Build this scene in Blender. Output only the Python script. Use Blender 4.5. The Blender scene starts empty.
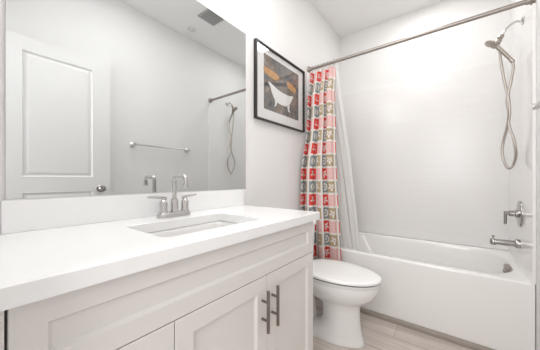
import bpy, bmesh, math, random
from mathutils import Vector, Matrix
random.seed(4)
PI = math.pi
sc = bpy.context.scene
C = bpy.context.collection

# ------------------------------------------------------------------ camera, world, lights, exposure
cam_d = bpy.data.cameras.new('camera'); cam = bpy.data.objects.new('camera', cam_d); C.objects.link(cam)
cam_d.sensor_width = 36; cam_d.lens = 241.7/540*36; cam_d.shift_y = 0.0081
cam_d.clip_start = 0.01
cam.location = (1.1107, 0, 1.0666); cam.rotation_euler = (PI/2, 0, 0.6592)
sc.camera = cam

w = bpy.data.worlds.new('world'); sc.world = w; w.use_nodes = True
w.node_tree.nodes['Background'].inputs[0].default_value = (1, 0.985, 0.97, 1)
w.node_tree.nodes['Background'].inputs[1].default_value = 0.8

def area(name, loc, size, power, color=(1, 0.97, 0.93), rot=(0, 0, 0), sy=None):
    d = bpy.data.lights.new(name, 'AREA'); d.energy = power; d.color = color
    d.size = size
    if sy: d.shape = 'RECTANGLE'; d.size_y = sy
    o = bpy.data.objects.new(name, d); C.objects.link(o); o.location = loc; o.rotation_euler = rot
    return o
def bulb(name, loc, power, radius=0.06, color=(1, 0.998, 0.992)):
    d = bpy.data.lights.new(name, 'POINT'); d.energy = power; d.color = color; d.shadow_soft_size = radius
    o = bpy.data.objects.new(name, d); C.objects.link(o); o.location = loc
    return o
NEUT = (1, 0.995, 0.99)
area('ceiling_fill', (0.68, 0.93, 2.755), 0.5, 8.0, NEUT, sy=0.6)  # unseen fill panel, added to even out the wall brightness
area('bath_ceiling_light', (0.86, 2.36, 2.755), 0.25, 4.6, NEUT)
area('doorway_fill', (1.03, -0.9, 1.7), 0.7, 16, NEUT, rot=(math.radians(82), 0, 0.1), sy=1.4)  # unseen fill added outside the doorway, lights the tub end from the front
for y in (0.30, 0.60, 0.90): bulb('vanity_bulb', (0.17, y, 2.28), 2.1)      # bulbs of the vanity light above the mirror, out of frame

vs = sc.view_settings
vs.view_transform = 'Standard'; vs.look = 'None'; vs.gamma = 1; vs.use_curve_mapping = False
vs.exposure = 0.17

# ------------------------------------------------------------------ dimensions (metres)
W, YB, CEIL = 1.463, 2.835, 2.775          # mirror wall is x = 0, tub's back wall is y = YB
CT, CD, VEND = 0.8995, 0.554, 1.136        # counter top, depth, right end
RIM, TY = 0.4706, 1.997                    # tub rim height, tub front
TILE = 2.066

# ------------------------------------------------------------------ helpers
def obj(name, bm, mat, parent=None, smooth=True, bevel=0, angle=40, kind=None):
    me = bpy.data.meshes.new(name)
    bmesh.ops.recalc_face_normals(bm, faces=bm.faces[:])
    if parent is not None:
        r = parent
        while r.parent: r = r.parent
        bmesh.ops.translate(bm, vec=-Vector(r.location), verts=bm.verts[:])
    bm.to_mesh(me); bm.free()
    for m in (mat if isinstance(mat, (list, tuple)) else [mat]): me.materials.append(m)
    o = bpy.data.objects.new(name, me); C.objects.link(o)
    if parent is not None: o.parent = parent
    if bevel:
        b = o.modifiers.new('bevel', 'BEVEL'); b.width = bevel; b.segments = 2; b.limit_method = 'ANGLE'
    if smooth:
        for p in me.polygons: p.use_smooth = True
        try: me.set_sharp_from_angle(angle=math.radians(angle))
        except Exception: pass
    if kind: o['kind'] = kind
    return o
def tag(o, label, cat, group=None):
    o['label'] = label; o['category'] = cat
    if group: o['group'] = group
    return o
def thing(name, label, cat, loc, group=None):
    o = bpy.data.objects.new(name, None); C.objects.link(o); o.location = loc
    o.empty_display_size = 0.05
    return tag(o, label, cat, group)
def struct(name, bm, mat, **k): return obj(name, bm, mat, kind='structure', smooth=False, **k)

def box(bm, x0, x1, y0, y1, z0, z1):
    v = [bm.verts.new((x, y, z)) for x in (x0, x1) for y in (y0, y1) for z in (z0, z1)]
    for f in ((0,1,3,2), (4,6,7,5), (0,4,5,1), (2,3,7,6), (0,2,6,4), (1,5,7,3)):
        bm.faces.new([v[i] for i in f])
    return bm
def B(*a): return box(bmesh.new(), *a)
def loft(bm, rings, cap0=True, cap1=True, closed=True):
    vr = [[bm.verts.new(p) for p in r] for r in rings]
    n = len(rings[0])
    for a, b in zip(vr, vr[1:]):
        for i in range(n if closed else n-1):
            j = (i+1) % n
            bm.faces.new((a[i], a[j], b[j], b[i]))
    if cap0: bm.faces.new(vr[0][::-1])
    if cap1: bm.faces.new(vr[-1])
    return bm
def catmull(pts, k=8):
    P = [Vector(p) for p in pts]; P = [2*P[0]-P[1]] + P + [2*P[-1]-P[-2]]
    out = []
    for i in range(1, len(P)-2):
        a, b, c, d = P[i-1:i+3]
        for s in range(k):
            t = s/k
            out.append(0.5*((2*b)+(c-a)*t+(2*a-5*b+4*c-d)*t*t+(3*b-a-3*c+d)*t**3))
    out.append(P[-2]); return out
def tube(bm, pts, r, n=12, rfn=None):
    P = [Vector(p) for p in pts]
    T = [(P[min(i+1, len(P)-1)]-P[max(i-1, 0)]).normalized() for i in range(len(P))]
    up = Vector((0, 0, 1)) if abs(T[0].z) < 0.9 else Vector((1, 0, 0))
    N = (up - T[0]*up.dot(T[0])).normalized()
    rings = []
    for i, p in enumerate(P):
        N = (N - T[i]*N.dot(T[i])).normalized(); Bn = T[i].cross(N)
        rr = rfn(i/(len(P)-1)) if rfn else r
        rings.append([p + (N*math.cos(2*PI*k/n) + Bn*math.sin(2*PI*k/n))*rr for k in range(n)])
    return loft(bm, rings)
def lathe(bm, o, axis, prof, n=28):            # prof: (radius, distance along axis)
    o = Vector(o); ax = Vector(axis).normalized()
    u = ax.orthogonal().normalized(); v = ax.cross(u)
    return loft(bm, [[o + ax*h + (u*math.cos(2*PI*k/n)+v*math.sin(2*PI*k/n))*max(r, 1e-4) for k in range(n)] for r, h in prof])
def T_(*a): return tube(bmesh.new(), *a)
def L_(*a, **k): return lathe(bmesh.new(), *a, **k)
def rrect(x0, x1, y0, y1, r, z, n=8):
    out = []
    for cx, cy, a0 in ((x1-r, y1-r, 0), (x0+r, y1-r, 90), (x0+r, y0+r, 180), (x1-r, y0+r, 270)):
        for k in range(n+1):
            a = math.radians(a0 + 90*k/n)
            out.append((cx+r*math.cos(a), cy+r*math.sin(a), z))
    return out
def panel(bm, x, y0, y1, z0, z1, th, fw, dep, sl=0.004, raised=0, side=1):
    """shaker / raised panel facing +x*side with its face at x"""
    def q(i, xx): return [(xx, y0+i, z0+i), (xx, y1-i, z0+i), (xx, y1-i, z1-i), (xx, y0+i, z1-i)]
    s = side; b = 0.0015
    rs = [q(0, x-th*s), q(0, x-b*s), q(b, x), q(fw-b, x), q(fw+sl, x-dep*s)]
    if raised:
        rs += [q(fw+sl+raised, x-dep*s), q(fw+sl+raised+0.02, x-0.002*s)]
    return loft(bm, rs)

# ------------------------------------------------------------------ materials
class G:
    def __init__(self, mat): self.t = mat.node_tree; self.n = self.t.nodes; self.l = self.t.links
    def set(self, sock, v):
        if hasattr(v, 'is_linked') or isinstance(v, bpy.types.NodeSocket): self.l.new(v, sock)
        else: sock.default_value = v
    def m(self, op, a, b=0.0, c=0.0):
        x = self.n.new('ShaderNodeMath'); x.operation = op
        self.set(x.inputs[0], a); self.set(x.inputs[1], b); self.set(x.inputs[2], c)
        return x.outputs[0]
    def mix(self, f, a, b):
        x = self.n.new('ShaderNodeMix'); x.data_type = 'RGBA'
        self.set(x.inputs[0], f); self.set(x.inputs[6], a); self.set(x.inputs[7], b)
        return x.outputs[2]
    def noise(self, scale, detail=2, vec=None, dims=None):
        x = self.n.new('ShaderNodeTexNoise'); x.inputs['Scale'].default_value = scale; x.inputs['Detail'].default_value = detail
        self.set(x.inputs['Vector'], vec if vec is not None else self.coord('Object'))
        return x.outputs['Fac']
    def coord(self, k): return self.n.new('ShaderNodeTexCoord').outputs[k]
    def pos(self): return self.n.new('ShaderNodeNewGeometry').outputs['Position']
    def mapping(self, vec, scale=(1, 1, 1), rot=(0, 0, 0)):
        x = self.n.new('ShaderNodeMapping'); self.set(x.inputs[0], vec)
        x.inputs['Scale'].default_value = scale; x.inputs['Rotation'].default_value = rot
        return x.outputs[0]
    def ramp(self, f, stops):
        x = self.n.new('ShaderNodeValToRGB'); self.set(x.inputs[0], f)
        e = x.color_ramp.elements
        while len(e) < len(stops): e.new(0.5)
        for k, (p, c) in zip(e, stops): k.position = p; k.color = c
        return x.outputs[0]
    def bump(self, h, strength, dist=0.01):
        x = self.n.new('ShaderNodeBump'); x.inputs['Strength'].default_value = strength; x.inputs['Distance'].default_value = dist
        self.set(x.inputs['Height'], h); return x.outputs[0]
def mat(name, col, rough=0.5, metal=0.0, var=0.02, nscale=8, bump=0.0, bscale=200, coat=0.0, spec=0.5):
    m = bpy.data.materials.new(name); m.use_nodes = True
    g = G(m); p = g.n['Principled BSDF']
    p.inputs['Roughness'].default_value = rough; p.inputs['Metallic'].default_value = metal
    p.inputs['Coat Weight'].default_value = coat; p.inputs['Specular IOR Level'].default_value = spec
    c0 = tuple(c*(1-var) for c in col)+(1,); c1 = tuple(min(1, c*(1+var)) for c in col)+(1,)
    g.l.new(g.mix(g.noise(nscale), c0, c1), p.inputs['Base Color'])
    if bump: g.l.new(g.bump(g.noise(bscale, 3), bump, 0.002), p.inputs['Normal'])
    return m
def new(name):
    m = bpy.data.materials.new(name); m.use_nodes = True; g = G(m); return m, g, g.n['Principled BSDF']

M_wall = mat('wall_paint', (0.85, 0.84, 0.83), 0.6, bump=0.05, bscale=300, var=0.008, nscale=2)
M_ceil = mat('ceiling_paint', (0.93, 0.92, 0.91), 0.8, bump=0.08, bscale=250, var=0.01, nscale=2)
M_trim = mat('trim_paint', (0.84, 0.83, 0.82), 0.35, var=0.008)
M_cab = mat('cabinet_paint', (0.80, 0.77, 0.75), 0.38, var=0.01)
M_dark = mat('cabinet_shadow_gap', (0.10, 0.09, 0.085), 0.8)
M_quartz = mat('white_quartz', (0.95, 0.95, 0.95), 0.18, var=0.012, nscale=30)
M_porc = mat('porcelain', (0.94, 0.935, 0.925), 0.12, var=0.005, coat=0.3)
M_tub = mat('tub_acrylic', (0.91, 0.895, 0.88), 0.16, var=0.005, coat=0.3)
M_chrome = mat('chrome', (0.60, 0.59, 0.585), 0.10, 1.0, var=0.02)
M_fix = mat('shower_chrome', (0.40, 0.385, 0.375), 0.16, 1.0, var=0.03)
M_towel = mat('towel_bar_metal', (0.72, 0.71, 0.70), 0.28, 1.0, var=0.02)
M_sink = mat('sink_porcelain', (0.80, 0.79, 0.78), 0.14, var=0.005, coat=0.3)
M_pull = mat('dark_nickel_pull', (0.25, 0.222, 0.20), 0.36, 1.0, var=0.04, nscale=60)
M_nickel = mat('brushed_nickel', (0.40, 0.36, 0.325), 0.34, 1.0, var=0.05, nscale=60)
M_satin = mat('satin_nickel_rod', (0.38, 0.34, 0.315), 0.38, 1.0, var=0.05, nscale=40)
M_hose = mat('hose_metal', (0.50, 0.46, 0.425), 0.36, 1.0, var=0.08, nscale=300)
M_black = mat('black_frame_lacquer', (0.018, 0.016, 0.015), 0.3)
M_mat = mat('mat_board', (0.80, 0.79, 0.78), 0.9, var=0.015, nscale=40)
M_vent = mat('vent_metal', (0.43, 0.43, 0.42), 0.5)
M_plastic = mat('white_plastic', (0.72, 0.71, 0.70), 0.4)
M_lid_shade = mat('lid_shade', (0.05, 0.05, 0.05), 0.6)
M_mirror = mat('mirror_silver', (0.72, 0.74, 0.745), 0.0, 1.0, var=0.003)
M_edge = mat('mirror_edge_channel', (0.75, 0.745, 0.74), 0.3, 0.0)
M_liner, g, p = new('liner_vinyl')
p.inputs['Base Color'].default_value = (0.94, 0.935, 0.925, 1); p.inputs['Roughness'].default_value = 0.4
p.inputs['Subsurface Weight'].default_value = 0.0; p.inputs['Transmission Weight'].default_value = 0.0
tr = g.n.new('ShaderNodeBsdfTranslucent'); tr.inputs[0].default_value = (0.95, 0.945, 0.935, 1)
mx = g.n.new('ShaderNodeMixShader'); mx.inputs[0].default_value = 0.6
g.l.new(p.outputs[0], mx.inputs[1]); g.l.new(tr.outputs[0], mx.inputs[2]); g.l.new(mx.outputs[0], g.n['Material Output'].inputs[0])
g.l.new(g.bump(g.noise(40), 0.05), p.inputs['Normal'])

# wood-look plank floor, planks along x
M_floor, g, p = new('plank_floor')
pos = g.pos()
br = g.n.new('ShaderNodeTexBrick'); g.l.new(pos, br.inputs['Vector'])
br.inputs['Scale'].default_value = 1; br.inputs['Brick Width'].default_value = 1.22; br.inputs['Row Height'].default_value = 0.18
br.inputs['Mortar Size'].default_value = 0.0012; br.inputs['Mortar Smooth'].default_value = 0.3
br.inputs['Color1'].default_value = (0.58, 0.51, 0.465, 1); br.inputs['Color2'].default_value = (0.70, 0.635, 0.59, 1)
br.inputs['Mortar'].default_value = (0.25, 0.21, 0.18, 1); br.offset = 0.37
gr = g.noise(1.0, 6, g.mapping(pos, (3.0, 38, 1)))
gr2 = g.noise(1.0, 3, g.mapping(pos, (1.4, 9, 1)))
k = g.m('ADD', g.m('MULTIPLY', gr, 0.6), g.m('MULTIPLY', gr2, 0.4))
gc = g.ramp(k, [(0.3, (0.74, 0.72, 0.70, 1)), (0.52, (1, 1, 1, 1)), (0.7, (1.12, 1.12, 1.12, 1))])
mm = g.n.new('ShaderNodeMix'); mm.data_type = 'RGBA'; mm.blend_type = 'MULTIPLY'; mm.inputs[0].default_value = 1
g.l.new(br.outputs['Color'], mm.inputs[6]); g.l.new(gc, mm.inputs[7]); g.l.new(mm.outputs[2], p.inputs['Base Color'])
p.inputs['Roughness'].default_value = 0.42
g.l.new(g.bump(k, 0.12, 0.003), p.inputs['Normal'])
M_shoe = mat('floor_tone_moulding', (0.33, 0.285, 0.25), 0.45, var=0.08, nscale=12)

# moulded subway-tile surround (back panel); tile rows in z, length along x
def tile_mat(name, axis):
    m, g, p = new(name)
    sx = g.n.new('ShaderNodeSeparateXYZ'); g.l.new(g.pos(), sx.inputs[0])
    cb = g.n.new('ShaderNodeCombineXYZ'); g.l.new(sx.outputs[axis], cb.inputs[0]); g.l.new(sx.outputs[2], cb.inputs[1])
    br = g.n.new('ShaderNodeTexBrick'); g.l.new(cb.outputs[0], br.inputs['Vector'])
    br.inputs['Scale'].default_value = 1; br.inputs['Brick Width'].default_value = 3.0; br.inputs['Row Height'].default_value = 0.0785
    br.inputs['Mortar Size'].default_value = 0.0028; br.inputs['Mortar Smooth'].default_value = 0.6
    br.inputs['Color1'].default_value = (0.86, 0.845, 0.835, 1); br.inputs['Color2'].default_value = (0.865, 0.85, 0.84, 1)
    br.inputs['Mortar'].default_value = (0.838, 0.82, 0.808, 1)
    g.l.new(br.outputs['Color'], p.inputs['Base Color']); p.inputs['Roughness'].default_value = 0.25
    g.l.new(g.bump(g.m('SUBTRACT', 1.0, br.outputs['Fac']), 0.35, 0.002), p.inputs['Normal'])
    return m
M_tile_x = tile_mat('surround_tile_back', 0)
M_tile_y = tile_mat('surround_tile_side', 1)

# printed shower curtain: grid of squares with white flowers and rings (uv in metres)
M_curt, g, p = new('printed_curtain_cloth')
sx = g.n.new('ShaderNodeSeparateXYZ'); g.l.new(g.coord('UV'), sx.inputs[0])
PIT = 0.1115
cu = g.m('DIVIDE', sx.outputs[0], PIT); cv = g.m('DIVIDE', sx.outputs[1], PIT)
fu = g.m('SUBTRACT', g.m('FRACT', cu), 0.5); fv = g.m('SUBTRACT', g.m('FRACT', cv), 0.5)
pc = g.m('MODULO', g.m('FLOOR', cu), 2.0); pr = g.m('MODULO', g.m('FLOOR', cv), 2.0)
au = g.m('ABSOLUTE', fu); av = g.m('ABSOLUTE', fv)
sq = g.m('LESS_THAN', g.m('MAXIMUM', au, av), 0.425)
r = g.m('SQRT', g.m('ADD', g.m('MULTIPLY', fu, fu), g.m('MULTIPLY', fv, fv)))
th = g.m('ARCTAN2', fu, fv)
petal = g.m('LESS_THAN', r, g.m('ADD', 0.21, g.m('MULTIPLY', g.m('COSINE', g.m('MULTIPLY', th, 5.0)), 0.105)))
eye = g.m('GREATER_THAN', r, 0.055)
flower = g.m('MULTIPLY', petal, eye)
rr = g.m('SUBTRACT', r, 0.235)
ring = g.m('LESS_THAN', g.m('ABSOLUTE', rr), 0.06)
scal = g.m('LESS_THAN', r, g.m('ADD', 0.085, g.m('MULTIPLY', g.m('COSINE', g.m('MULTIPLY', th, 6.0)), 0.03)))
ringm = g.m('MAXIMUM', ring, scal)
isfl = g.m('COMPARE', pc, pr, 0.1)
motif = g.m('ADD', g.m('MULTIPLY', flower, isfl), g.m('MULTIPLY', ringm, g.m('SUBTRACT', 1.0, isfl)))
red, pink = (0.82, 0.075, 0.06, 1), (0.90, 0.56, 0.545, 1)
grey, tan = (0.31, 0.35, 0.35, 1), (0.55, 0.43, 0.27, 1)
base = g.mix(pr, g.mix(pc, red, pink), g.mix(pc, grey, tan))
cream = (0.86, 0.80, 0.76, 1)
motc = g.mix(g.m('MULTIPLY', pc, g.m('SUBTRACT', 1.0, pr)), cream, (0.87, 0.62, 0.59, 1))
sqc = g.mix(motif, base, motc)
wv = g.n.new('ShaderNodeTexNoise'); wv.inputs['Scale'].default_value = 60; g.l.new(g.coord('UV'), wv.inputs['Vector'])
bg = g.mix(wv.outputs['Fac'], (0.87, 0.82, 0.78, 1), (0.90, 0.86, 0.83, 1))
g.l.new(g.mix(sq, bg, sqc), p.inputs['Base Color']); p.inputs['Roughness'].default_value = 0.85
tr = g.n.new('ShaderNodeBsdfTranslucent'); g.l.new(g.mix(sq, bg, sqc), tr.inputs[0])
mx = g.n.new('ShaderNodeMixShader'); mx.inputs[0].default_value = 0.2
g.l.new(p.outputs[0], mx.inputs[1]); g.l.new(tr.outputs[0], mx.inputs[2]); g.l.new(mx.outputs[0], g.n['Material Output'].inputs[0])

# picture glass: clear pane with Fresnel reflection
M_glass, g, p = new('picture_glass')
tp = g.n.new('ShaderNodeBsdfTransparent'); gl = g.n.new('ShaderNodeBsdfGlossy'); gl.inputs['Roughness'].default_value = 0.01
lw = g.n.new('ShaderNodeLayerWeight'); lw.inputs[0].default_value = 0.5
fr5 = g.m('ADD', g.m('MULTIPLY', g.m('POWER', lw.outputs['Facing'], 5.0), 0.9), 0.03)
mx = g.n.new('ShaderNodeMixShader'); g.l.new(fr5, mx.inputs[0]); g.l.new(tp.outputs[0], mx.inputs[1]); g.l.new(gl.outputs[0], mx.inputs[2])
g.l.new(mx.outputs[0], g.n['Material Output'].inputs[0])
# print: smoky grey and brown field
M_print, g, p = new('art_print')
n1 = g.noise(7, 4, g.pos()); n2 = g.noise(22, 3, g.pos())
cc = g.ramp(g.m('ADD', g.m('MULTIPLY', n1, 0.65), g.m('MULTIPLY', n2, 0.35)),
            [(0.33, (0.045, 0.05, 0.06, 1)), (0.45, (0.14, 0.14, 0.145, 1)), (0.53, (0.20, 0.15, 0.115, 1)), (0.66, (0.36, 0.345, 0.34, 1))])
g.l.new(cc, p.inputs['Base Color']); p.inputs['Roughness'].default_value = 0.8
M_ink_w = mat('print_white_ink', (0.80, 0.79, 0.77), 0.8, var=0.06, nscale=30)
M_ink_o = mat('print_ochre_ink', (0.56, 0.30, 0.12), 0.8, var=0.25, nscale=30)
M_ink_d = mat('print_dark_ink', (0.045, 0.038, 0.038), 0.8, var=0.3, nscale=30)

# ------------------------------------------------------------------ room shell
struct('floor', B(-0.12, W+0.12, -1.3, YB+0.12, -0.05, 0), M_floor)
struct('ceiling', B(-0.12, W+0.12, -0.12, YB+0.12, CEIL, CEIL+0.05), M_ceil)
struct('wall_left', B(-0.12, 0, -0.12, YB+0.12, 0, CEIL), M_wall)
struct('wall_right', B(W, W+0.12, -0.12, YB+0.12, 0, CEIL), M_wall)
struct('wall_back', B(0, W, YB, YB+0.12, 0, CEIL), M_wall)
bm = bmesh.new()                                    # wall with the doorway the camera stands in
DX0, DX1, DH = 0.64, 1.395, 2.13
box(bm, 0, DX0, -0.12, -0.005, 0, CEIL); box(bm, DX1, W, -0.12, -0.005, 0, CEIL); box(bm, DX0, DX1, -0.12, -0.005, DH, CEIL)
struct('wall_near', bm, M_wall)
bm = bmesh.new()
box(bm, 0.0005, 0.014, VEND+0.02, TY-0.002, 0.0005, 0.10)
struct('baseboard_left', bm, M_trim, bevel=0.003)
struct('baseboard_right', B(W-0.014, W-0.0005, 0.0, TY-0.002, 0.0005, 0.10), M_trim, bevel=0.003)
# shoe moulding along the tub
bm = bmesh.new()
prof = [(0, 0), (0, 0.034), (-0.006, 0.034), (-0.014, 0.028), (-0.019, 0.018), (-0.021, 0)]
loft(bm, [[(x, TY-0.0012+a, 0.0004+b) for a, b in prof] for x in (0.016, W-0.016)])
struct('trim_1', bm, M_shoe)

# ------------------------------------------------------------------ open door leaf against the right wall (seen in the mirror)
dy0, dy1, dx = 0.150, 0.854, 1.41
bm = bmesh.new()
box(bm, dx+0.012, dx+0.035, dy0, dy1, 0.012, 2.118)
for a, b, c, d in ((dy0, dy0+0.13, 0.012, 2.118), (dy1-0.13, dy1, 0.012, 2.118), (dy0+0.13, dy1-0.13, 0.012, 0.22),
                   (dy0+0.13, dy1-0.13, 0.97, 1.08), (dy0+0.13, dy1-0.13, 2.02, 2.118)):
    box(bm, dx, dx+0.012, a, b, c, d)
def raised(bm, y0, y1, z0, z1):
    def q(i, xx): return [(xx, y0+i, z0+i), (xx, y1-i, z0+i), (xx, y1-i, z1-i), (xx, y0+i, z1-i)]
    loft(bm, [q(-0.0005, dx+0.013), q(-0.0005, dx+0.0005), q(0.004, dx-0.001), q(0.016, dx+0.010), q(0.022, dx+0.010), q(0.040, dx+0.004)])
raised(bm, dy0+0.13, dy1-0.13, 0.22, 0.97); raised(bm, dy0+0.13, dy1-0.13, 1.08, 2.02)
door = struct('door_1', bm, M_trim)
bm = L_((dx, 0.775, 0.985), (-1, 0, 0), [(0, 0), (0.031, 0), (0.031, 0.006), (0.027, 0.009), (0.012, 0.011), (0.011, 0.026), (0.020, 0.032), (0.027, 0.042), (0.027, 0.052), (0.020, 0.060), (0, 0.063)])
kn = obj('door_knob', bm, M_fix, door); kn['label'] = 'round nickel knob'
bm = bmesh.new()
for z in (0.25, 1.08, 1.90): lathe(bm, (dx+0.002, dy0-0.006, z-0.045), (0, 0, 1), [(0.006, 0), (0.006, 0.09)], 12)
obj('door_hinge', bm, M_nickel, door)

# ------------------------------------------------------------------ bathtub
SI = 0.014                                           # surround panel thickness
bm = bmesh.new()
def rr2(x0, x1, y0, y1, r, z): return rrect(x0, x1, y0, y1, r, z, 8)
X0, X1, Y0, Y1 = 0.003, W-0.003, TY, YB-0.003
rings = [rr2(X0, X1, Y0, Y1, 0.004, 0.0005), rr2(X0, X1, Y0, Y1, 0.004, RIM-0.014), rr2(X0, X1, Y0+0.001, Y1, 0.004, RIM-0.006),
         rr2(X0+0.002, X1-0.002, Y0+0.004, Y1-0.002, 0.005, RIM-0.0015), rr2(X0+0.006, X1-0.006, Y0+0.010, Y1-0.004, 0.006, RIM)]
bx0, bx1, by0, by1 = 0.105, W-0.048, TY+0.068, YB-0.070
for i, (dz, ins_l, ins_r, ins_y) in enumerate([(0, 0, 0, 0), (-0.003, 0.007, 0.006, 0.006), (-0.010, 0.012, 0.010, 0.010), (-0.03, 0.02, 0.013, 0.014),
                                (-0.15, 0.09, 0.025, 0.03), (-0.28, 0.17, 0.045, 0.05), (-0.34, 0.22, 0.07, 0.075), (-0.365, 0.27, 0.11, 0.11), (-0.372, 0.33, 0.17, 0.16)]):
    rings.append(rr2(bx0+ins_l, bx1-ins_r, by0+ins_y, by1-ins_y, max(0.06, 0.23-ins_y*0.6), RIM+dz))
loft(bm, rings)
tub = thing('bathtub', 'white alcove bathtub with flat apron beside the toilet', 'bathtub', (W/2, TY+0.4, 0))
obj('tub_shell', bm, M_tub, tub, angle=50)
# overflow plate on the drain-end wall
bm = bmesh.new()
ox = bx1-0.020
box(bm, ox-0.021, ox+0.012, 2.318, 2.415, RIM-0.100, RIM-0.010)
ov = obj('overflow_plate', bm, M_nickel, tub, bevel=0.005); ov['label'] = 'chrome overflow plate'
bm = bmesh.new(); box(bm, ox-0.029, ox-0.0205, 2.340, 2.395, RIM-0.062, RIM-0.050)
obj('trip_lever', bm, M_fix, ov, bevel=0.003)
bm = L_((bx1-0.27, 2.416, RIM-0.372), (0, 0, 1), [(0, 0), (0.035, 0), (0.035, 0.003), (0.028, 0.004), (0.022, 0.001), (0.0, 0.002)])
obj('tub_drain', bm, M_chrome, tub)

# ------------------------------------------------------------------ surround panels
sur = thing('tub_surround', 'white moulded tile-look surround panels on the three walls above the bathtub', 'tub surround', (W/2, YB-0.02, RIM+0.001))
z0 = RIM+0.0003
bm = B(SI, W-SI, YB-SI, YB-0.0006, z0, TILE)
obj('back_panel', bm, M_tile_x, sur, smooth=False)
def side_panel(x0, x1):
    return B(x0, x1, TY+0.003, YB-0.0006, z0, TILE)
obj('side_panel', side_panel(0.0006, SI), M_tub, sur, smooth=False)
obj('side_panel', side_panel(W-SI, W-0.0006), M_tub, sur, smooth=False)
WX = W-SI                                            # face of the plumbing-wall panel

# ------------------------------------------------------------------ vanity
van = thing('vanity_cabinet', 'long off-white shaker vanity cabinet under the white countertop', 'vanity', (0.27, 0.58, 0))
FX = 0.533; VE = 1.103
CB = CT-0.037
bm = bmesh.new()
x1_ = FX-0.0195; z1_ = CB-0.001
box(bm, 0.001, x1_, 0.0475, 0.0635, 0.10, z1_); box(bm, 0.001, x1_, VE-0.017, VE-0.001, 0.10, z1_)
box(bm, 0.001, 0.013, 0.0635, VE-0.017, 0.10, z1_); box(bm, 0.013, x1_, 0.0635, VE-0.017, 0.10, 0.116)
obj('carcass', bm, M_cab, van, smooth=False)
obj('toe_kick', B(0.001, FX-0.075, 0.042, VE-0.004, 0.0005, 0.0998), M_cab, van, smooth=False)
obj('filler_strip', B(0.30, FX, 0.0, 0.0455, 0.0005, CB-0.001), M_cab, van, smooth=False)
obj('front_gap_shade', B(FX-0.0194, FX-0.0188, 0.048, VE-0.002, 0.102, CB-0.002), M_dark, van, smooth=False)  # thin dark sheet, paints shade into the gaps between the fronts
GZ = 0.700
bm = bmesh.new(); panel(bm, FX, 0.0495, VE, GZ+0.0015, CB-0.0015, 0.0186, 0.050, 0.010, 0.006)
obj('false_drawer_front', bm, M_cab, van, smooth=False)
doors = []
for a, b in ((0.0495, 0.3425), (0.345, 0.7255), (0.728, VE)):
    bm = bmesh.new(); panel(bm, FX, a, b, 0.105, GZ-0.0015, 0.0186, 0.056, 0.010, 0.006)
    doors.append(obj('cabinet_door', bm, M_cab, van, smooth=False))
def bar_pull(y, parent):
    bm = bmesh.new()
    tube(bm, [(FX+0.030, y, 0.502), (FX+0.030, y, 0.656)], 0.0062, 14)
    for z in (0.545, 0.613): tube(bm, [(FX-0.001, y, z), (FX+0.030, y, z)], 0.0048, 12)
    h = obj('bar_handle', bm, M_pull, parent, bevel=0.0012); h['label'] = 'brushed nickel bar handle'
bar_pull(0.697, doors[1]); bar_pull(0.757, doors[2])

# countertop with the sink cut-out, and its backsplash
SX0, SX1, SY0, SY1 = 0.178, 0.452, 0.362, 0.797
ct = thing('countertop', 'white quartz vanity countertop with a rectangular sink cut-out', 'countertop', (0.27, 0.57, CB))
bm = bmesh.new()
n = 6
def rr3(x0, x1, y0, y1, r, z): return rrect(x0, x1, y0, y1, r, z, n)
o_ = (0.0006, CD, -0.0035, VEND)
rings = [rr3(SX0, SX1, SY0, SY1, 0.022, CB), rr3(*o_, 0.002, CB), rr3(*o_, 0.002, CT-0.002),
         rr3(o_[0], o_[1]-0.002, o_[2], o_[3]-0.002, 0.002, CT), rr3(SX0-0.002, SX1+0.002, SY0-0.002, SY1+0.002, 0.024, CT), rr3(SX0, SX1, SY0, SY1, 0.022, CT-0.002), rr3(SX0, SX1, SY0, SY1, 0.022, CB)]
loft(bm, rings, False, False)
bmesh.ops.remove_doubles(bm, verts=bm.verts[:], dist=1e-5)
obj('counter_slab', bm, M_quartz, ct, smooth=False)
obj('backsplash', B(0.0006, 0.020, 0.080, VEND, CT+0.0003, 1.0014), M_quartz, ct, smooth=False, bevel=0.0015)
# undermount basin
sk = thing('undermount_sink', 'white rectangular undermount sink set below the countertop', 'sink', (0.31, 0.57, CB-0.15))
bm = bmesh.new()
g_ = 0.006
spec = [(0.022, 0, 0), (0.022, -0.012, 0), (-g_, 0, 0)]
cb = CB-0.0072
rings = [rr3(SX0-0.02, SX1+0.02, SY0-0.02, SY1+0.02, 0.03, cb-0.010), rr3(SX0-0.02, SX1+0.02, SY0-0.02, SY1+0.02, 0.03, cb),
         rr3(SX0-0.004, SX1+0.004, SY0-0.004, SY1+0.004, 0.026, cb), rr3(SX0+0.002, SX1-0.002, SY0+0.002, SY1-0.002, 0.03, cb-0.01),
         rr3(SX0+0.012, SX1-0.012, SY0+0.014, SY1-0.014, 0.035, cb-0.09), rr3(SX0+0.025, SX1-0.025, SY0+0.03, SY1-0.03, 0.04, cb-0.118),
         rr3(SX0+0.055, SX1-0.055, SY0+0.07, SY1-0.07, 0.04, cb-0.130), rr3(SX0+0.105, SX1-0.105, SY0+0.19, SY1-0.19, 0.02, cb-0.136)]
loft(bm, rings, False, True)
o = obj('basin', bm, M_sink, sk, angle=60)
sm = o.modifiers.new('solid', 'SOLIDIFY'); sm.thickness = 0.006; sm.offset = 1
bm = L_((0.309, 0.572, cb-0.1358), (0, 0, 1), [(0, 0), (0.024, 0), (0.024, 0.002), (0.019, 0.003), (0.017, 0.001), (0.0, 0.003)])
obj('sink_drain', bm, M_chrome, sk)

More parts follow.
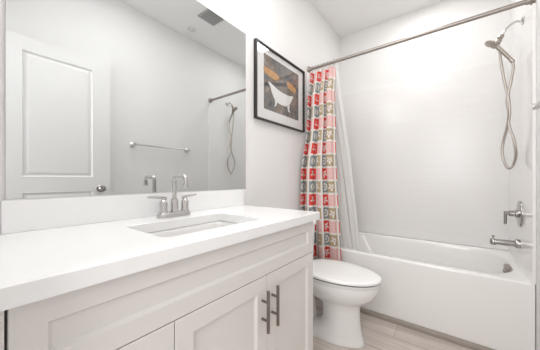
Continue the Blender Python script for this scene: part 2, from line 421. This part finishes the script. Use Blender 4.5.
# faucet
FXc, FYc = 0.098, 0.600
fa = thing('faucet', 'chrome two-handle centerset faucet with squared gooseneck spout beside the sink', 'faucet', (FXc, FYc, CT))
bm = bmesh.new()
zz = CT+0.0004
loft(bm, [rrect(FXc-0.026, FXc+0.026, FYc-0.078, FYc+0.078, 0.024, zz), rrect(FXc-0.026, FXc+0.026, FYc-0.078, FYc+0.078, 0.024, zz+0.010),
          rrect(FXc-0.022, FXc+0.022, FYc-0.072, FYc+0.072, 0.021, zz+0.020), rrect(FXc-0.016, FXc+0.016, FYc-0.064, FYc+0.064, 0.0155, zz+0.023)])
obj('base_plate', bm, M_chrome, fa)
bm = bmesh.new()
lathe(bm, (FXc, FYc, zz+0.021), (0, 0, 1), [(0.0165, 0), (0.0165, 0.052), (0.0155, 0.056), (0.009, 0.060)])
R_ = 0.019; zt = CT+0.180; rx = 0.090
pts = [(FXc, FYc, zz+0.078), (FXc, FYc, zt-R_)]
for k in range(1, 9):
    a = PI/2*k/8; pts.append((FXc+R_-R_*math.cos(a), FYc, zt-R_+R_*math.sin(a)))
for k in range(0, 9):
    a = PI/2*k/8; pts.append((FXc+rx-R_+R_*math.sin(a), FYc, zt-R_+R_*math.cos(a)))
pts.append((FXc+rx, FYc, zt-0.032))
tube(bm, pts, 0.0092, 16)
sp = obj('spout', bm, M_chrome, fa)
bm = L_((FXc+rx, FYc, zt-0.031), (0, 0, -1), [(0.0105, 0), (0.0105, 0.014), (0.010, 0.016), (0, 0.0155)])
obj('aerator', bm, M_chrome, sp)
for s in (-1, 1):
    y = FYc+s*0.0525
    bm = L_((FXc, y, zz+0.021), (0, 0, 1), [(0.0185, 0), (0.0185, 0.005), (0.0165, 0.010), (0.0175, 0.034), (0.0165, 0.046), (0.011, 0.053), (0.008, 0.056), (0.008, 0.066), (0.0, 0.067)])
    h = obj('handle', bm, M_chrome, fa)
    bm = bmesh.new()
    z1 = zz+0.021+0.064
    tube(bm, catmull([(FXc, y-s*0.014, z1-0.002), (FXc, y, z1+0.001), (FXc-0.001, y+s*0.03, z1+0.004), (FXc-0.002, y+s*0.066, z1+0.007)], 5), 0.0058, 12, lambda t: 0.0062-0.0022*t)
    obj('lever', bm, M_chrome, h)

# ------------------------------------------------------------------ wall mirror
mi = thing('wall_mirror', 'large frameless wall mirror above the vanity backsplash', 'mirror', (0.003, 0.6, 1.0))
obj('mirror_glass', B(0.0015, 0.0065, 0.090, 1.163, 1.0045, 2.027), M_mirror, mi, smooth=False)
bm = bmesh.new()
box(bm, 0.0006, 0.0085, 0.090, 1.135, 1.0017, 1.0040)
obj('bottom_channel', bm, M_edge, mi, smooth=False)

# ------------------------------------------------------------------ framed picture
PY0, PY1, PZ0, PZ1 = 1.247, 1.909, 1.4896, 2.0337
pic = thing('framed_picture', 'black framed print of a white clawfoot tub hanging beside the shower curtain', 'picture', (0.01, (PY0+PY1)/2, PZ0))
bm = bmesh.new()
def q(i, xx): return [(xx, PY0+i, PZ0+i), (xx, PY1-i, PZ0+i), (xx, PY1-i, PZ1-i), (xx, PY0+i, PZ1-i)]
loft(bm, [q(0.016, 0.002), q(0, 0.002), q(0, 0.027), q(0.0015, 0.029), q(0.009, 0.029), q(0.0105, 0.026), q(0.011, 0.010), q(0.016, 0.010)], False, False)
obj('frame', bm, M_black, pic, smooth=False)
obj('mat_board', B(0.004, 0.0122, PY0+0.0145, PY1-0.0145, PZ0+0.0145, PZ1-0.0145), M_mat, pic, smooth=False)
AY0, AY1, AZ0, AZ1 = 1.345, 1.822, 1.578, 1.978
pr_ = obj('art_print', B(0.0124, 0.0128, AY0, AY1, AZ0, AZ1), M_print, pic, smooth=False)
def S(s, t, x=0.0): return (x, AY0+(AY1-AY0)*s, AZ0+(AZ1-AZ0)*t)
def flat(poly, x, th=0.0003):
    return loft(bmesh.new(), [[S(s, t, x) for s, t in poly], [S(s, t, x+th) for s, t in poly]])
bm = flat([(0.0, 0.40), (0.02, 0.47), (0.55, 0.66), (0.9, 0.74), (0.92, 0.69), (0.5, 0.57)], 0.0129)
obj('drawn_beam', bm, M_ink_d, pr_, smooth=False)
for cx, cy, rx_, ry_, a in ((0.19, 0.69, 0.20, 0.085, -0.1), (0.76, 0.64, 0.15, 0.085, -0.25)):
    pl = []
    for k in range(24):
        t = 2*PI*k/24; u = rx_*math.cos(t)*(1+0.1*math.sin(3*t)); v = ry_*math.sin(t)*(1+0.15*math.cos(2*t))
        pl.append((cx+u*math.cos(a)-v*math.sin(a), cy+u*math.sin(a)+v*math.cos(a)))
    obj('drawn_patch', flat(pl, 0.0133), M_ink_o, pr_, smooth=False)
body = [(0.10, 0.50), (0.13, 0.53), (0.22, 0.50), (0.36, 0.455), (0.52, 0.435), (0.68, 0.44), (0.79, 0.47), (0.83, 0.46), (0.80, 0.42),
        (0.755, 0.34), (0.70, 0.26), (0.60, 0.20), (0.46, 0.185), (0.33, 0.205), (0.25, 0.26), (0.19, 0.36), (0.155, 0.45)]
obj('drawn_tub', flat(body, 0.0137), M_ink_w, pr_, smooth=False)
for poly in ([(0.27, 0.25), (0.34, 0.20), (0.31, 0.13), (0.255, 0.10), (0.285, 0.15)], [(0.63, 0.21), (0.71, 0.26), (0.69, 0.15), (0.735, 0.10), (0.66, 0.115)]):
    obj('drawn_foot', flat(poly, 0.0137), M_ink_w, pr_, smooth=False)
obj('glazing', B(0.0195, 0.0210, PY0+0.0148, PY1-0.0148, PZ0+0.0148, PZ1-0.0148), M_glass, pic, smooth=False)

# ------------------------------------------------------------------ toilet
TYc = 1.595
to = thing('toilet', 'white elongated toilet with closed lid between the vanity and the bathtub', 'toilet', (0.4, TYc, 0))
def egg(xb, xf, wd, z, n=40, sq=2.4, xm=None):
    xm = xb+(xf-xb)*0.45 if xm is None else xm
    out = []
    for k in range(n):
        t = 2*PI*k/n; c, s = math.cos(t), math.sin(t)
        if c >= 0: x = xm+(xf-xm)*c; y = wd*s
        else:
            x = xm-(xm-xb)*abs(c)**(2/sq); y = wd*math.copysign(abs(s)**(2/sq), s)
        out.append((x, TYc+y, z))
    return out
bm = bmesh.new()
loft(bm, [egg(0.12, 0.638, 0.118, 0.0005), egg(0.12, 0.640, 0.120, 0.010), egg(0.14, 0.634, 0.115, 0.028), egg(0.25, 0.624, 0.109, 0.055, sq=2.2), egg(0.350, 0.616, 0.104, 0.10, sq=2.4),
          egg(0.372, 0.611, 0.101, 0.15, sq=2.5), egg(0.365, 0.610, 0.101, 0.21, sq=2.5), egg(0.345, 0.614, 0.106, 0.248, sq=2.4), egg(0.29, 0.636, 0.122, 0.268, sq=2.3), egg(0.235, 0.670, 0.147, 0.290, sq=2.3),
          egg(0.20, 0.703, 0.169, 0.320, sq=2.3), egg(0.18, 0.722, 0.181, 0.357, sq=2.4), egg(0.17, 0.728, 0.186, 0.392, sq=2.5), egg(0.175, 0.722, 0.181, 0.404, sq=2.5)])
obj('bowl', bm, M_porc, to, angle=60)
bm = bmesh.new()
loft(bm, [egg(0.15, 0.33, 0.045, 0.03, sq=3), egg(0.13, 0.30, 0.038, 0.09, sq=3), egg(0.12, 0.29, 0.038, 0.22, sq=3), egg(0.11, 0.34, 0.055, 0.325, sq=3)])
obj('trapway', bm, M_porc, to, angle=60)
bm = bmesh.new()                                   # deck joining bowl and tank
loft(bm, [rrect(0.03, 0.24, TYc-0.105, TYc+0.105, 0.03, z) for z in (0.31, 0.404)])
obj('tank_deck', bm, M_porc, to, bevel=0.006)
bm = bmesh.new()
loft(bm, [egg(0.215, 0.732, 0.186, 0.4055), egg(0.212, 0.736, 0.189, 0.410), egg(0.212, 0.736, 0.189, 0.420), egg(0.218, 0.729, 0.182, 0.4235)])
obj('seat', bm, M_porc, to, angle=60)
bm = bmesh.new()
loft(bm, [egg(0.214, 0.735, 0.1875, 0.4238), egg(0.214, 0.735, 0.1875, 0.4287)])  # dark ring that paints the shade line between seat and lid
lb = obj('lid_gap_shade', bm, M_lid_shade, to); lb['label'] = 'painted shade line under the lid'
bm = bmesh.new()
loft(bm, [egg(0.216, 0.733, 0.186, 0.4290), egg(0.208, 0.741, 0.192, 0.4308), egg(0.208, 0.741, 0.192, 0.441), egg(0.211, 0.737, 0.189, 0.4455), egg(0.235, 0.715, 0.172, 0.4495), egg(0.30, 0.63, 0.10, 0.4515)])
obj('lid', bm, M_porc, to, angle=60)
for s in (-1, 1):
    obj('lid_hinge', L_((0.222, TYc+s*0.075-0.02, 0.430), (0, 1, 0), [(0.012, 0), (0.012, 0.04)], 16), M_porc, to, bevel=0.002)
bm = bmesh.new()
loft(bm, [rrect(0.022, 0.185, TYc-0.165, TYc+0.165, 0.03, 0.4055), rrect(0.016, 0.195, TYc-0.178, TYc+0.178, 0.03, 0.45), rrect(0.012, 0.205, TYc-0.19, TYc+0.19, 0.03, 0.705)])
tank = obj('tank', bm, M_porc, to, angle=60)
bm = bmesh.new()
loft(bm, [rrect(0.008, 0.212, TYc-0.198, TYc+0.198, 0.032, 0.706), rrect(0.008, 0.212, TYc-0.198, TYc+0.198, 0.032, 0.728), rrect(0.014, 0.206, TYc-0.192, TYc+0.192, 0.028, 0.736)])
obj('tank_lid', bm, M_porc, to, angle=60)
bm = bmesh.new()
tube(bm, [(0.199, TYc-0.14, 0.655), (0.222, TYc-0.14, 0.655)], 0.010, 14); tube(bm, [(0.222, TYc-0.146, 0.655), (0.222, TYc-0.075, 0.650)], 0.006, 12)
obj('flush_lever', bm, M_chrome, tank)
for s in (-1, 1):
    bm = L_((0.24, TYc+s*0.100, 0.030), (0, s*0.5, 1), [(0.013, 0), (0.013, 0.010), (0.009, 0.016), (0, 0.018)], 16)
    obj('bolt_cap', bm, M_porc, to)

# ------------------------------------------------------------------ curtain rod, curtain, liner
RY, RZ = 2.025, 2.100
rod = thing('shower_curtain_rod', 'straight satin nickel curtain rod spanning above the bathtub', 'curtain rod', (W/2, RY, RZ))
obj('rod', T_([(0.004, RY, RZ), (W-0.004, RY, RZ)], 0.0135, 18), M_satin, rod)
for x, s in ((0.0008, 1), (W-0.0008, -1)):
    obj('flange', L_((x, RY, RZ), (s, 0, 0), [(0.030, 0), (0.030, 0.008), (0.026, 0.014), (0.019, 0.020), (0.018, 0.036), (0.0137, 0.037)]), M_satin, rod)

sm3 = lambda t: max(0, min(1, t))**2*(3-2*max(0, min(1, t)))
def cloth(name, matl, parent, x_top, x_bot, z_top, z_bot, ymid, amp, lam, nz=44, per=14, phase=0.0, uv=True, th=0.0012, uright=0.0, voff=0.0, flat=0.0, bulge=0.0):
    """pleated hanging cloth; ymid(f), amp(f) over the drop f = 0..1"""
    nf = (x_bot[1]-x_bot[0])/lam
    nu = int(nf*per)+1
    bm = bmesh.new(); lay = bm.loops.layers.uv.new('UVMap')
    V = []; U = []
    for j in range(nz+1):
        f = j/nz
        a = x_top[0]+(x_bot[0]-x_top[0])*f; b = x_top[1]+(x_bot[1]-x_top[1])*f
        row = []
        for i in range(nu+1):
            s = i/nu; ph = 2*PI*nf*s+phase+0.25*math.sin(3*f+1.3*s*nf)
            A = amp(f)*(1+0.25*math.sin(2.3*s*nf+1))*(1-flat*sm3((s-0.60)/0.2)*sm3((f-0.3)/0.3))
            x = a+(b-a)*s - 0.16*(b-a)/nf*math.sin(2*ph)*min(1, f*4+0.3)
            row.append(Vector((x, ymid(f)-bulge*(1-s)**1.5*sm3((f-0.33)/0.18)+A*math.sin(ph)+0.006*math.sin(5*f+4*s), z_top+(z_bot-z_top)*f)))
        V.append(row)
    mid = V[int(nz*0.75)]; us = [0.0]
    for p_, q_ in zip(mid, mid[1:]): us.append(us[-1]+(q_-p_).length)
    us = [u_-us[-1]+uright for u_ in us]
    vv = [[bm.verts.new(p_) for p_ in r_] for r_ in V]
    for j in range(nz):
        for i in range(nu):
            fc = bm.faces.new((vv[j][i], vv[j][i+1], vv[j+1][i+1], vv[j+1][i]))
            for lp, (ii, jj) in zip(fc.loops, ((i, j), (i+1, j), (i+1, j+1), (i, j+1))):
                lp[lay].uv = (us[ii], (z_top-V[jj][0].z)+voff)
    o = obj(name, bm, matl, parent, angle=180)
    sm = o.modifiers.new('solid', 'SOLIDIFY'); sm.thickness = th
    return o
cur = thing('shower_curtain', 'pleated shower curtain printed with red, pink, grey and tan flower squares', 'shower curtain', (0.17, 1.97, 0.2))
cloth('printed_cloth', M_curt, cur, (0.034, 0.262), (0.008, 0.356), 2.062, 0.20,
      lambda f: 2.022-0.060*sm3(f/0.16)-0.042*sm3((f-0.20)/0.25), lambda f: 0.019+0.007*sm3(f/0.2)+0.007*sm3((f-0.2)/0.3), 0.100, phase=-1.2, uright=0.1115*20+0.016, flat=0.75, bulge=0.055)
for k in range(8):
    x = 0.048+0.029*k
    bm = bmesh.new()
    ring = [(x+0.002*math.sin(3*k), RY+0.021*math.cos(t), RZ-0.008+0.026*math.sin(t)) for t in [2*PI*i/20 for i in range(21)]]
    tube(bm, ring, 0.0022, 8)
    obj('curtain_ring', bm, M_satin, cur)
lin = thing('shower_liner', 'plain white shower liner hanging inside the bathtub behind the printed curtain', 'shower liner', (0.3, 2.09, 0.2))
cloth('liner_sheet', M_liner, lin, (0.06, 0.272), (0.29, 0.452), 2.055, 0.36,
      lambda f: 2.047+0.083*sm3(f/0.5), lambda f: 0.002+0.002*f, 0.075, phase=1.0, th=0.0008)

# ------------------------------------------------------------------ shower set on the plumbing wall
SY = 2.32
sh = thing('shower_head_set', 'brushed nickel shower head with hand shower and looped hose on the plumbing wall', 'shower head', (W, SY, 2.13))
bm = bmesh.new()
lathe(bm, (W-0.0006, SY, 2.131), (-1, 0, 0), [(0.027, 0), (0.027, 0.004), (0.020, 0.010), (0.011, 0.013), (0.0, 0.013)])
obj('wall_flange', bm, M_chrome, sh)
bm = bmesh.new()
tube(bm, catmull([(W-0.008, SY, 2.131), (1.435, SY, 2.137), (1.406, SY, 2.130), (1.377, SY, 2.105), (1.354, SY, 2.070)], 6), 0.0075, 14)
obj('shower_arm', bm, M_chrome, sh)
bm = bmesh.new()                                   # diverter bracket
d = (Vector((1.329, SY, 2.020))-Vector((1.356, SY, 2.073))).normalized()
lathe(bm, (1.358, SY, 2.076), d, [(0.010, 0), (0.016, 0.006), (0.017, 0.026), (0.012, 0.032), (0.019, 0.038), (0.020, 0.062), (0.012, 0.070)])
obj('diverter', bm, M_nickel, sh)
bm = bmesh.new()
o0 = Vector((1.334, SY, 2.030)); ax = Vector((-0.80, -0.12, -0.02)).normalized()
ax2 = Vector((-0.45, -0.25, -0.85)).normalized()
lathe(bm, o0, Vector((-0.92, -0.1, 0.12)), [(0.010, 0), (0.013, 0.012), (0.015, 0.022), (0.010, 0.030), (0.008, 0.036)])
lathe(bm, (1.296, SY-0.003, 2.037), Vector((-0.62, -0.12, -0.7)), [(0.010, -0.012), (0.018, -0.006), (0.027, 0.004), (0.029, 0.012), (0.026, 0.016), (0, 0.017)])
obj('shower_head', bm, M_nickel, sh)
bm = bmesh.new()                                   # hand shower: handle and its spray head, docked in the bracket
tube(bm, catmull([(1.318, SY-0.018, 2.006), (1.335, SY-0.016, 1.984), (1.371, SY-0.013, 1.930), (1.402, SY-0.010, 1.880)], 6), 0.013, 14, lambda t: 0.0135-0.003*t)
lathe(bm, (1.318, SY-0.020, 2.008), Vector((-0.75, -0.35, -0.55)), [(0.012, -0.012), (0.018, -0.006), (0.023, 0.004), (0.022, 0.012), (0, 0.013)])
wd = obj('hand_shower', bm, M_nickel, sh)
bm = bmesh.new()
lathe(bm, (1.400, SY-0.010, 1.884), Vector((0.5, 0.05, -0.85)), [(0.0105, 0), (0.0125, 0.004), (0.0125, 0.020), (0.009, 0.026)])
obj('hose_nut', bm, M_hose, wd)
bm = bmesh.new()
A_ = [(1.401, 1.881), (1.412, 1.837), (1.402, 1.744), (1.390, 1.666), (1.384, 1.597), (1.392, 1.527), (1.386, 1.439), (1.368, 1.325), (1.363, 1.242), (1.376, 1.165), (1.394, 1.141)]
B_ = [(1.345, 1.985), (1.360, 1.83), (1.379, 1.70), (1.390, 1.628), (1.395, 1.533), (1.392, 1.443), (1.413, 1.323), (1.423, 1.226), (1.413, 1.165)]
def dep(z, s): return s*0.05*math.sin(PI*min(1, max(0, (1.46-z)/0.30)))
pts = [(x, SY-0.010+0.016*min(1, max(0, (1.75-z)*8))*1.0 if z > 1.5 else SY+0.004+dep(z, 1), z) for x, z in A_]
ptsb = [(x, SY+0.014-0.02*min(1, max(0, (1.70-z)*8)) if z > 1.5 else SY+0.014+dep(z, -1), z) for x, z in B_]
tube(bm, catmull(pts + ptsb[::-1], 7), 0.0080, 10)
obj('hose', bm, M_hose, sh)

# valve trim
VY, VZ = 2.335, 0.832
va = thing('shower_valve', 'chrome shower valve trim with lever handle on the wall above the tub spout', 'shower valve', (W, VY, VZ))
bm = L_((WX-0.0005, VY, VZ), (-1, 0, 0), [(0, 0), (0.088, 0), (0.088, 0.004), (0.083, 0.010), (0.040, 0.013), (0.030, 0.014), (0, 0.014)], n=40)
obj('escutcheon', bm, M_fix, va)
bm = L_((WX-0.013, VY, VZ), (-1, 0, 0), [(0.027, 0), (0.027, 0.012), (0.020, 0.015), (0.020, 0.040), (0.013, 0.046), (0.013, 0.066), (0, 0.067)])
h = obj('handle', bm, M_fix, va)
bm = bmesh.new(); tube(bm, [(WX-0.074, VY, VZ+0.014), (WX-0.074, VY, VZ-0.076)], 0.0085, 14)
obj('lever', bm, M_fix, h, bevel=0.002)
# tub spout
PZ = 0.628
ts = thing('tub_spout', 'chrome tub spout with diverter knob just above the bathtub rim', 'tub spout', (W, VY, PZ))
bm = L_((WX-0.0005, VY, PZ), (-1, 0, 0), [(0.030, 0), (0.030, 0.020), (0.027, 0.026), (0.020, 0.028)])
obj('collar', bm, M_fix, ts)
bm = bmesh.new()
tube(bm, [(WX-0.02, VY, PZ-0.002), (WX-0.06, VY, PZ-0.002), (WX-0.10, VY, PZ-0.002), (WX-0.142, VY, PZ-0.002)], 0.02, 18, lambda t: 0.022-0.004*t)
lathe(bm, (WX-0.136, VY, PZ+0.017), (0, 0, -1), [(0.014, 0), (0.0175, 0.006), (0.0175, 0.038), (0.014, 0.042), (0.011, 0.036), (0, 0.034)])
sb = obj('spout_body', bm, M_fix, ts)
bm = L_((WX-0.136, VY, PZ+0.015), (0, 0, 1), [(0.0045, 0), (0.0045, 0.014), (0.008, 0.017), (0.008, 0.025), (0, 0.027)], n=16)
obj('diverter_knob', bm, M_fix, sb)

# ------------------------------------------------------------------ towel bar on the right wall (mostly seen in the mirror)
tb = thing('towel_bar', 'straight chrome towel bar on the right wall between door and bathtub', 'towel bar', (W, 1.36, 1.41))
obj('bar', T_([(W-0.062, 1.050, 1.410), (W-0.062, 1.680, 1.410)], 0.0075, 14), M_towel, tb)
for y in (1.062, 1.668):
    bm = L_((W-0.0008, y, 1.410), (-1, 0, 0), [(0.026, 0), (0.026, 0.006), (0.018, 0.011), (0.011, 0.014), (0.011, 0.048), (0.015, 0.052), (0.015, 0.072), (0, 0.074)])
    obj('wall_post', bm, M_towel, tb)

# ------------------------------------------------------------------ ceiling vent and sprinkler cover (seen in the mirror)
ve = thing('ceiling_vent', 'square grey exhaust vent grille in the ceiling', 'vent', (0.94, 1.615, CEIL))
vx0, vx1, vy0, vy1 = 0.842, 1.040, 1.525, 1.735
bm = bmesh.new()
def q2(i, z): return [(vx0+i, vy0+i, z), (vx1-i, vy0+i, z), (vx1-i, vy1-i, z), (vx0+i, vy1-i, z)]
loft(bm, [q2(0.018, CEIL-0.0005), q2(0, CEIL-0.0005), q2(0.002, CEIL-0.012), q2(0.018, CEIL-0.012), q2(0.018, CEIL-0.0005)], False, False)
obj('grille_frame', bm, M_vent, ve, smooth=False)
obj('duct_backing', B(vx0+0.018, vx1-0.018, vy0+0.018, vy1-0.018, CEIL-0.002, CEIL-0.0006), M_dark, ve, smooth=False)
bm = bmesh.new()
n_s = 11
for k in range(n_s):
    y = vy0+0.024+(vy1-vy0-0.048)*k/(n_s-1)
    box(bm, vx0+0.019, vx1-0.019, y-0.005, y+0.005, CEIL-0.011, CEIL-0.0065)
obj('grille_slats', bm, M_vent, ve, smooth=False)
sd = thing('sprinkler_cover', 'small round white sprinkler cover on the ceiling near the vent', 'sprinkler', (1.28, 1.62, CEIL))
bm = L_((1.28, 1.62, CEIL-0.0005), (0, 0, -1), [(0.045, 0), (0.045, 0.012), (0.036, 0.018), (0, 0.018)])
obj('cover_ring', bm, M_plastic, sd)
bm = L_((1.28, 1.62, CEIL-0.0188), (0, 0, -1), [(0.026, 0), (0.026, 0.008), (0.022, 0.011), (0, 0.011)])
obj('cover_cap', bm, M_plastic, sd)
